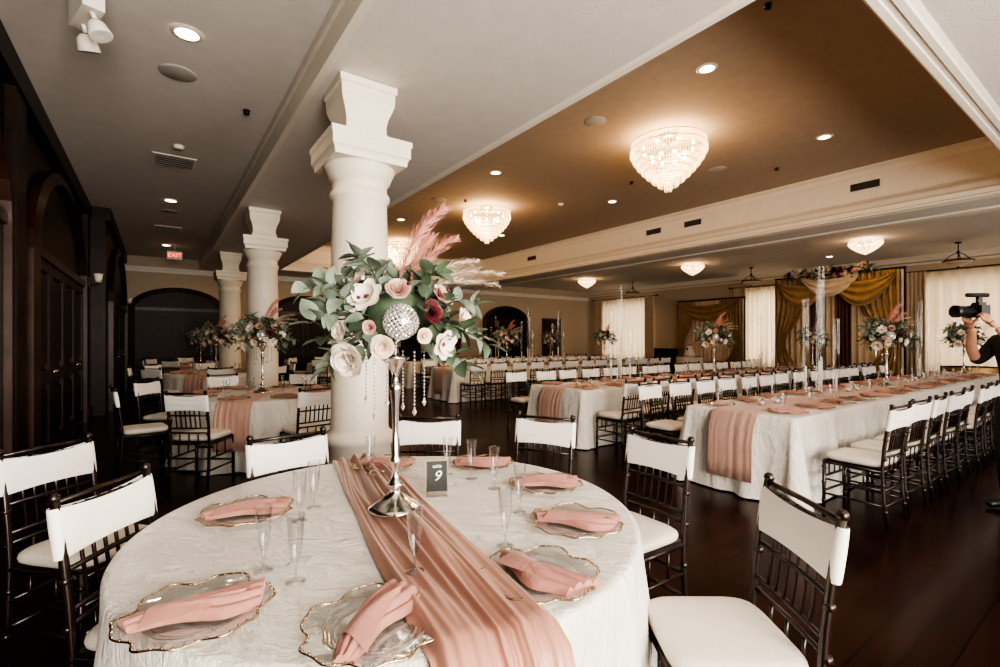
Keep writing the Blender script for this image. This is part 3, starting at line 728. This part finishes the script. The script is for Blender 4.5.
for (x,y) in((6.25,4.4),(6.2,9.2),(6.2,14.0)):
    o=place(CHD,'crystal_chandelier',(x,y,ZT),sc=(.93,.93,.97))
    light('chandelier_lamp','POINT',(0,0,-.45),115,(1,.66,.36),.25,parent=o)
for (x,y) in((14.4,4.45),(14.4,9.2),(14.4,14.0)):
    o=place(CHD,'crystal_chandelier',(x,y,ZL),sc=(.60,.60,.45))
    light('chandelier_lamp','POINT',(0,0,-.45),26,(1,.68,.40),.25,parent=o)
b=MB(); b.lathe([(.07,0),(.07,-.03),(.01,-.04)],'bronze',16); b.tube([(0,0,-.03),(0,0,-.5)],.012,'bronze')
b.lathe([(.02,-.62),(.12,-.60),(.24,-.55),(.30,-.48),(.29,-.48),(.2,-.53),(.02,-.58)],'cream_d',24)
for i in range(3):
    a=2*pi*i/3; b.tube([(0,0,-.26),(.14*math.cos(a),.14*math.sin(a),-.33),(.30*math.cos(a),.30*math.sin(a),-.48)],.010,'bronze')
b.lathe([(.305,-.465),(.32,-.48),(.305,-.495)],'bronze',24); b.sphere((0,0,-.65),.03,'bronze'); b.sphere((0,0,-.26),.04,'bronze')
PD=b.mesh('pendant_light')
for y in(3.2,8.5,13.6): place(PD,'pendant_light',(16.8,y,ZL))
bb_=MB(); bb_.grid(lambda u,v:((.066+.028*v)*math.cos(u*2*pi),(.066+.028*v)*math.sin(u*2*pi),-.014+.011*v),28,2,'plastic'); bb_.grid(lambda u,v:(.068*v*math.cos(u*2*pi),.068*v*math.sin(u*2*pi),-.008),28,1,'can')
DL=bb_.mesh('recessed_downlight')
def dl(x,y,z,p,sc=1.2):
    o=place(DL,'recessed_downlight',(x,y,z),sc=(sc,sc,1)); 
    if p: light('downlight_lamp','SPOT',(0,0,-.03),p,(1,.76,.50),.06,spot=2.0,parent=o)
for x in(5.05,8.2):
    for y in(3.05,7.2,11.4): dl(x,y,ZT,35)
for y in(4.7,10.5,15.5): dl(.2,y,ZL,50,1.3)
for x,y in((13,3),(13,7),(16.5,6),(13,12)): dl(x,y,ZL,0)
sp=MB(); sp.lathe([(0,-.012),(.11,-.012),(.125,-.006),(.13,0)],'grey',28); SPK=sp.mesh('ceiling_speaker')
for x,y,z in((.16,5.45,ZL),(5.0,4.7,ZT),(8.2,4.75,ZT),(.2,11.4,ZL),(5,9.3,ZT)): place(SPK,'ceiling_speaker',(x,y,z),sc=(1.2,1.2,1))
sp=MB(); sp.lathe([(0,-.035),(.03,-.035),(.035,-.02),(.012,-.018),(.012,-.008),(.04,-.006),(.04,0)],'bronze',16); SK=sp.mesh('sprinkler_head')
for x,y,z in((4.55,2.15,ZT),(7.5,6.1,ZT),(9,4.1,ZT),(.8,5.9,ZL),(5.5,9,ZT)): place(SK,'sprinkler_head',(x,y,z),sc=(.9,.9,1.3))
sp=MB(); sp.lathe([(0,-.04),(.05,-.04),(.06,-.02),(.065,0)],'plastic',20); SD=sp.mesh('smoke_detector')
for x,y,z in((.23,7.5,ZL),(7.4,8.0,ZT)): place(SD,'smoke_detector',(x,y,z))
v=MB(); v.box((0,0,-.006),(.46,.26,.012),'plastic'); v.box((0,0,-.0125),(.40,.20,.003),'vent')
for i in range(5): v.box((0,-.08+i*.04,-.016),(.40,.010,.004),'grey')
VM=v.mesh('air_vent')
place(VM,'air_vent',(.2,8.2,ZL),sc=(1.1,2.2,1)); place(VM,'air_vent',(.2,13.2,ZL),sc=(1.1,2.2,1))
v=MB(); v.box((-.006,0,0),(.012,.50,.17),'plastic'); v.box((-.013,0,0),(.003,.44,.13),'vent')
for i in range(4): v.box((-.016,0,-.04+i*.027),(.005,.44,.006),'vent')
wv=v.mesh('wall_vent')
for y in(3.2,6.6,7.7,12.6): place(wv,'wall_vent',(10.335,y,4.2))
b=MB(); b.tube([(0,0,0),(0,0,-.18)],.008,'plastic'); b.box((0,0,-.29),(.34,.04,.22),'plastic')
ex=b.obj('exit_sign',(.38,15.3,ZL)); text('EXIT',.15,'red',ex,(0,-.022,-.29),(pi/2,0,0),'lettering')
b=MB(); b.box((0,0,-.02),(.14,.14,.04),'plastic'); b.box((0,0,-.16),(.12,.36,.24),'plastic'); b.box((.062,0,-.16),(.01,.30,.16),'grey')
for s in(-1,1):
    b.tube([(0,s*.10,-.26),(0.02,s*.12,-.32)],.016,'plastic'); b.lathe([(.03,-.05),(.055,-.02),(.07,.06),(.065,.062),(.02,.05)],'plastic',20,(.03,s*.13,-.38),axis=(.3,s*.3,-1))
b.obj('emergency_light',(-.40,4.40,ZL-.001),.3)
b=MB(); b.box((.01,0,0),(.02,.10,.18),'bronze'); b.tube([(.02,0,-.04),(.10,0,-.06),(.13,0,0)],.008,'bronze'); b.lathe([(.045,0),(.06,.06),(.075,.16),(.07,.16),(.04,.0)],'plastic',20,(.13,0,0))
SC=b.mesh('wall_sconce')
for x,y in((-1.02,11.6),(-.79,17.7)): place(SC,'wall_sconce',(x,y,2.5))

# ---------------------------------------------------------------- backdrops
def swag(b,p0,p1,z0,sag,dep,k,amp=.03):
    p0=Vector(p0); p1=Vector(p1); d=p1-p0; n=Vector((-d.y,d.x,0)).normalized()
    def fn(u,v):
        c=4*u*(1-u); p=p0+d*u+n*(amp*math.sin(v*18)+.05*c+.02)
        return (p.x,p.y,z0-sag*c*(.25+.75*v)-dep*v*.35)
    b.grid(fn,24,24,k)
bx=15.6
b=MB()
curtain(b,(bx,4.0),(bx,7.1),.02,3.25,.04,20,'cream_d')
for y in(4.0,5.0,6.1,7.1): b.tube([(bx+.05,y,0),(bx+.05,y,3.32)],.03,'bronze'); b.lathe([(.2,0),(.2,.02),(.03,.03)],'bronze',16,(bx+.05,y,0))
b.tube([(bx,3.95,3.3),(bx,7.15,3.3)],.03,'bronze')
curtain(b,(bx-.14,4.05),(bx-.14,4.95),.02,3.25,.05,6,'gold_d',tie=(.6,.35,0))
curtain(b,(bx-.14,7.1),(bx-.14,6.2),.02,3.25,.05,6,'gold_d',tie=(.6,.35,0))
curtain(b,(bx-.12,5.1),(bx-.12,5.45),.02,3.2,.04,4,'burg_d'); curtain(b,(bx-.12,5.75),(bx-.12,6.1),.02,3.2,.04,4,'burg_d')
swag(b,(bx-.2,4.1,0),(bx-.2,5.6,0),3.2,.75,.3,'gold_d'); swag(b,(bx-.2,5.6,0),(bx-.2,7.0,0),3.2,.75,.3,'gold_d')
swag(b,(bx-.26,4.9,0),(bx-.26,6.3,0),3.25,.5,.3,'cream_d')
b.obj('draped_backdrop')
b=MB(); rnd=random.Random(9)
for i in range(22):
    y=4.7+1.9*i/21; p=Vector((bx-.25+rnd.uniform(-.06,.06),y,3.3+rnd.uniform(-.05,.14))); rose(b,p,(-1,rnd.uniform(-.4,.4),rnd.uniform(0,.8)),rnd.uniform(.06,.10),rnd.choice(['rose_w','rose_c','rose_m','rose_b']),rnd)
for i in range(160):
    y=4.5+2.3*rnd.random(); leaf(b,(bx-.22+rnd.uniform(-.08,.08),y,3.3+rnd.uniform(-.08,.15)),(rnd.gauss(0,1)-.4,rnd.gauss(0,1),rnd.gauss(0,.8)+.2),(0,0,1),.17,.04,rnd.choice(['leaf','leafg']))
b.obj('flower_garland')
bx=18.15; o0=-.45
b=MB(); curtain(b,(bx,9.9+o0),(bx,12.7+o0),.02,3.0,.04,16,'cream_d')
for y in(9.9+o0,12.7+o0): b.tube([(bx+.05,y,0),(bx+.05,y,3.08)],.03,'bronze')
b.tube([(bx,9.85+o0,3.06),(bx,12.75+o0,3.06)],.03,'bronze')
curtain(b,(bx-.14,9.95+o0),(bx-.14,10.75+o0),.02,3.0,.05,6,'gold_d',tie=(.6,.35,0)); curtain(b,(bx-.14,12.65+o0),(bx-.14,11.9+o0),.02,3.0,.05,6,'gold_d',tie=(.6,.35,0))
swag(b,(bx-.2,10.0+o0,0),(bx-.2,12.6+o0,0),3.0,.75,.3,'gold_d')
b.obj('draped_backdrop')
b=MB(); 
def seq(u,v):
    a=u*2*pi; r=.6+.06*v*v+.02*v*math.sin(12*a); return (r*math.cos(a),r*math.sin(a),.76-.74*v)
b.grid(seq,96,6,'sequin'); b.lathe([(0,.76),(.6,.76)],'sequin',48); b.obj('sequin_table',(16.6,2.9,0))
b=MB()
def seq2(u,v):
    a=u*2*pi; r=.5+.05*v*v+.02*v*math.sin(12*a); return (r*math.cos(a),r*math.sin(a),.78-.76*v)
b.grid(seq2,96,6,'cloth'); b.lathe([(0,.78),(.5,.78)],'cloth',48)
b.obj('cake_table',(17.0,11.0,0))
b=MB()
for r,z0,z1 in((.22,0,.14),(.16,.14,.28),(.11,.28,.42)): b.lathe([(r-.005,z0),(r,z0+.008),(r,z1-.012),(r-.012,z1),(0,z1)],'rose_w',32)
rose(b,(0,0,.46),(0,0,1),.06,'rose_m',rnd); rose(b,(-.16,0,.3),(-1,0,.5),.04,'rose_b',rnd)
b.obj('wedding_cake',(17.0,11.0,.78))

# ---------------------------------------------------------------- videographer
per=bpy.data.objects.new('videographer',None); COL.objects.link(per); per.location=(5.80,.72,0)
per.rotation_euler=(0,0,math.atan2(.5814,-.8137)-pi/2)
def skin(name,vs,es,rs,mats,sub=2,root=0):
    me=bpy.data.meshes.new(name); me.from_pydata(vs,es,[]); me.materials.append(M[mats]); o=bpy.data.objects.new(name,me); COL.objects.link(o); o.parent=per
    md=o.modifiers.new('Skin','SKIN'); md.use_smooth_shade=True
    for i,r in enumerate(rs):
        sv=me.skin_vertices[0].data[i]; sv.radius=(r if isinstance(r,tuple) else (r,r)); sv.use_root=(i==root)
    s=o.modifiers.new('Sub','SUBSURF'); s.levels=sub; s.render_levels=sub; return o
V=[(0,0,.97),(0,0,1.10),(0,.01,1.28),(0,0,1.42),(0,0,1.50)]; R=[(.165,.12),(.15,.105),(.175,.12),(.15,.095),(.062,.062)]; E=[(0,1),(1,2),(2,3),(3,4)]
for s in(-1,1):
    o=len(V); V+=[(s*.185,0,1.42),(s*.25,.12,1.24),(s*.225,.17,1.29)]; R+=[.07,.052,.055]; E+=[(3,o),(o,o+1),(o+1,o+2)]
skin('shirt',V,E,R,'black')
for s in(-1,1): skin('forearm_%d'%(1 if s<0 else 2),[(s*.245,.13,1.25),(s*.20,.22,1.36),(s*.10,.31,1.535)],[(0,1),(1,2)],[.042,.042,.028],'skin')
V=[(0,0,1.0),(0,0,.93)]; R=[(.16,.118),(.165,.12)]; E=[(0,1)]
for s in(-1,1):
    o=len(V); V+=[(s*.10,0,.82),(s*.115,.02,.50),(s*.12,-.02,.10)]; R+=[.095,.068,.05]; E+=[(1,o),(o,o+1),(o+1,o+2)]
skin('trousers',V,E,R,'black')
for s in(-1,1): skin('shoe_%d'%(1 if s<0 else 2),[(s*.12,-.06,.05),(s*.12,.05,.05),(s*.125,.16,.035)],[(0,1),(1,2)],[(.045,.045),(.045,.04),(.035,.03)],'cam')
b=MB()
b.lathe([(.055,1.47),(.052,1.56)],'skin',16,(0,.005,0))
def head(u,v):
    a=u*2*pi; ph=-pi/2+pi*v; x=.076*math.cos(ph)*math.cos(a); y=.096*math.cos(ph)*math.sin(a); z=.118*math.sin(ph)
    if z<0: x*=1-.30*(-z/.118)**1.5; y=y*(1-.18*(-z/.118)) + .014*(-z/.118)
    return (x,.03+y,1.655+z)
b.grid(head,28,18,'skin')
b.tube([(0,.118,1.675),(0,.132,1.65),(0,.145,1.632),(0,.128,1.625)],[.008,.011,.015,.010],'skin',8)
for s in(-1,1):
    b.sphere((s*.030,.113,1.672),.012,'eye',10,8); b.sphere((s*.030,.123,1.672),.005,'hair',8,6)
    b.tube([(s*.015,.124,1.693),(s*.048,.112,1.692)],.004,'hair',6); b.sphere((s*.077,.02,1.655),.03,'skin',10,8,(.35,.7,1))
b.tube([(-.024,.118,1.60),(0,.126,1.598),(.024,.118,1.60)],[.003,.006,.003],'rose_m',6)
def hair(u,v):
    a=u*2*pi; ph=-.15+(pi/2+.15)*v; ph0=ph
    if math.sin(a)>.2: ph0=max(ph,.55*math.sin(a)); 
    return (.084*math.cos(ph0)*math.cos(a),.022+.106*math.cos(ph0)*math.sin(a),1.66+.127*math.sin(ph0))
b.grid(hair,32,10,'hair')
b.obj('head',parent=per)
for s in(-1,1):
    w=Vector((s*.10,.31,1.53)); pc=Vector((s*.082,.36,1.585)); V=[tuple(w),tuple((w+pc)/2),tuple(pc)]; R=[.026,(.03,.022),(.036,.018)]; E=[(0,1),(1,2)]
    for i,(L,o1) in enumerate(((.030,-.03),(.034,-.011),(.032,.010),(.025,.029))):
        o=len(V); base=pc+Vector((0,.012,.0))+Vector((0,o1,.018-abs(o1)*.2))
        p=[base,base+Vector((-s*.004,.006,L)),base+Vector((-s*.026,.010,L*1.5)),base+Vector((-s*.042,.010,L*1.25))]
        V+=[tuple(q) for q in p]; R+=[.0105,.0095,.0085,.0075]; E+=[(2,o),(o,o+1),(o+1,o+2),(o+2,o+3)]
    o=len(V); V+=[tuple(pc+Vector((-s*.02,-.03,.0))),tuple(pc+Vector((-s*.035,-.045,.025))),tuple(pc+Vector((-s*.042,-.042,.05)))]; R+=[.012,.0105,.009]; E+=[(1,o),(o,o+1),(o+1,o+2)]
    skin('hand_%d'%(1 if s<0 else 2),V,E,R,'skin')
b=MB(); b.box((0,.36,1.665),(.135,.07,.10),'cam'); b.box((0,.35,1.725),(.06,.06,.03),'cam'); b.lathe([(.036,0),(.04,.02),(.04,.08),(.045,.085),(.045,.13),(.05,.135),(.052,.165),(.046,.167),(.04,.15),(.0,.14)],'cam',28,(0,.39,1.665),axis=(0,1,0))
b.box((0,.35,1.755),(.02,.04,.035),'cam'); b.tube([(0,.28,1.80),(0,.45,1.80)],.018,'black',12); b.box((0,.35,1.775),(.03,.03,.02),'cam'); b.sphere((.045,.36,1.72),.014,'cam',10,6)
b.obj('video_camera',parent=per)

# ---------------------------------------------------------------- lights
W=bpy.data.worlds.new('sky'); S.world=W; W.use_nodes=True; bg=W.node_tree.nodes['Background']
sk=W.node_tree.nodes.new('ShaderNodeTexSky'); sk.sky_type='HOSEK_WILKIE'; sk.turbidity=4; sk.sun_direction=(-.3,-.6,.7)
W.node_tree.links.new(sk.outputs[0],bg.inputs[0]); bg.inputs[1].default_value=.5
for i,(p,q,zb,zt) in enumerate(fill_ops):
    light('window_daylight','AREA',((p+q)/2,YN-.3,(zb+zt)/2),[620,260,110,90,80][i],(1,.90,.78),q-p,(pi/2+[.42,.10,0,0,0][i],0,0),zt-zb)  # added fill behind the camera, partly tilted up to brighten the ceiling
for p,q,zb,zt in wins:
    light('window_daylight','AREA',(XR+.35,(p+q)/2,(zb+zt)/2),85,(1,.88,.72),zt-zb,(0,pi/2,0),q-p)
# ---------------------------------------------------------------- camera
cam=bpy.data.cameras.new('camera'); co=bpy.data.objects.new('camera',cam); COL.objects.link(co); S.camera=co
cam.sensor_width=36; cam.lens=36*.48; cam.shift_y=.0065; cam.clip_start=.02
co.location=(0,0,1.43); co.rotation_euler=(pi/2,0,-math.atan2(.5814,.8137))
S.view_settings.view_transform='AgX'; S.view_settings.look='AgX - High Contrast'; S.view_settings.exposure=.08
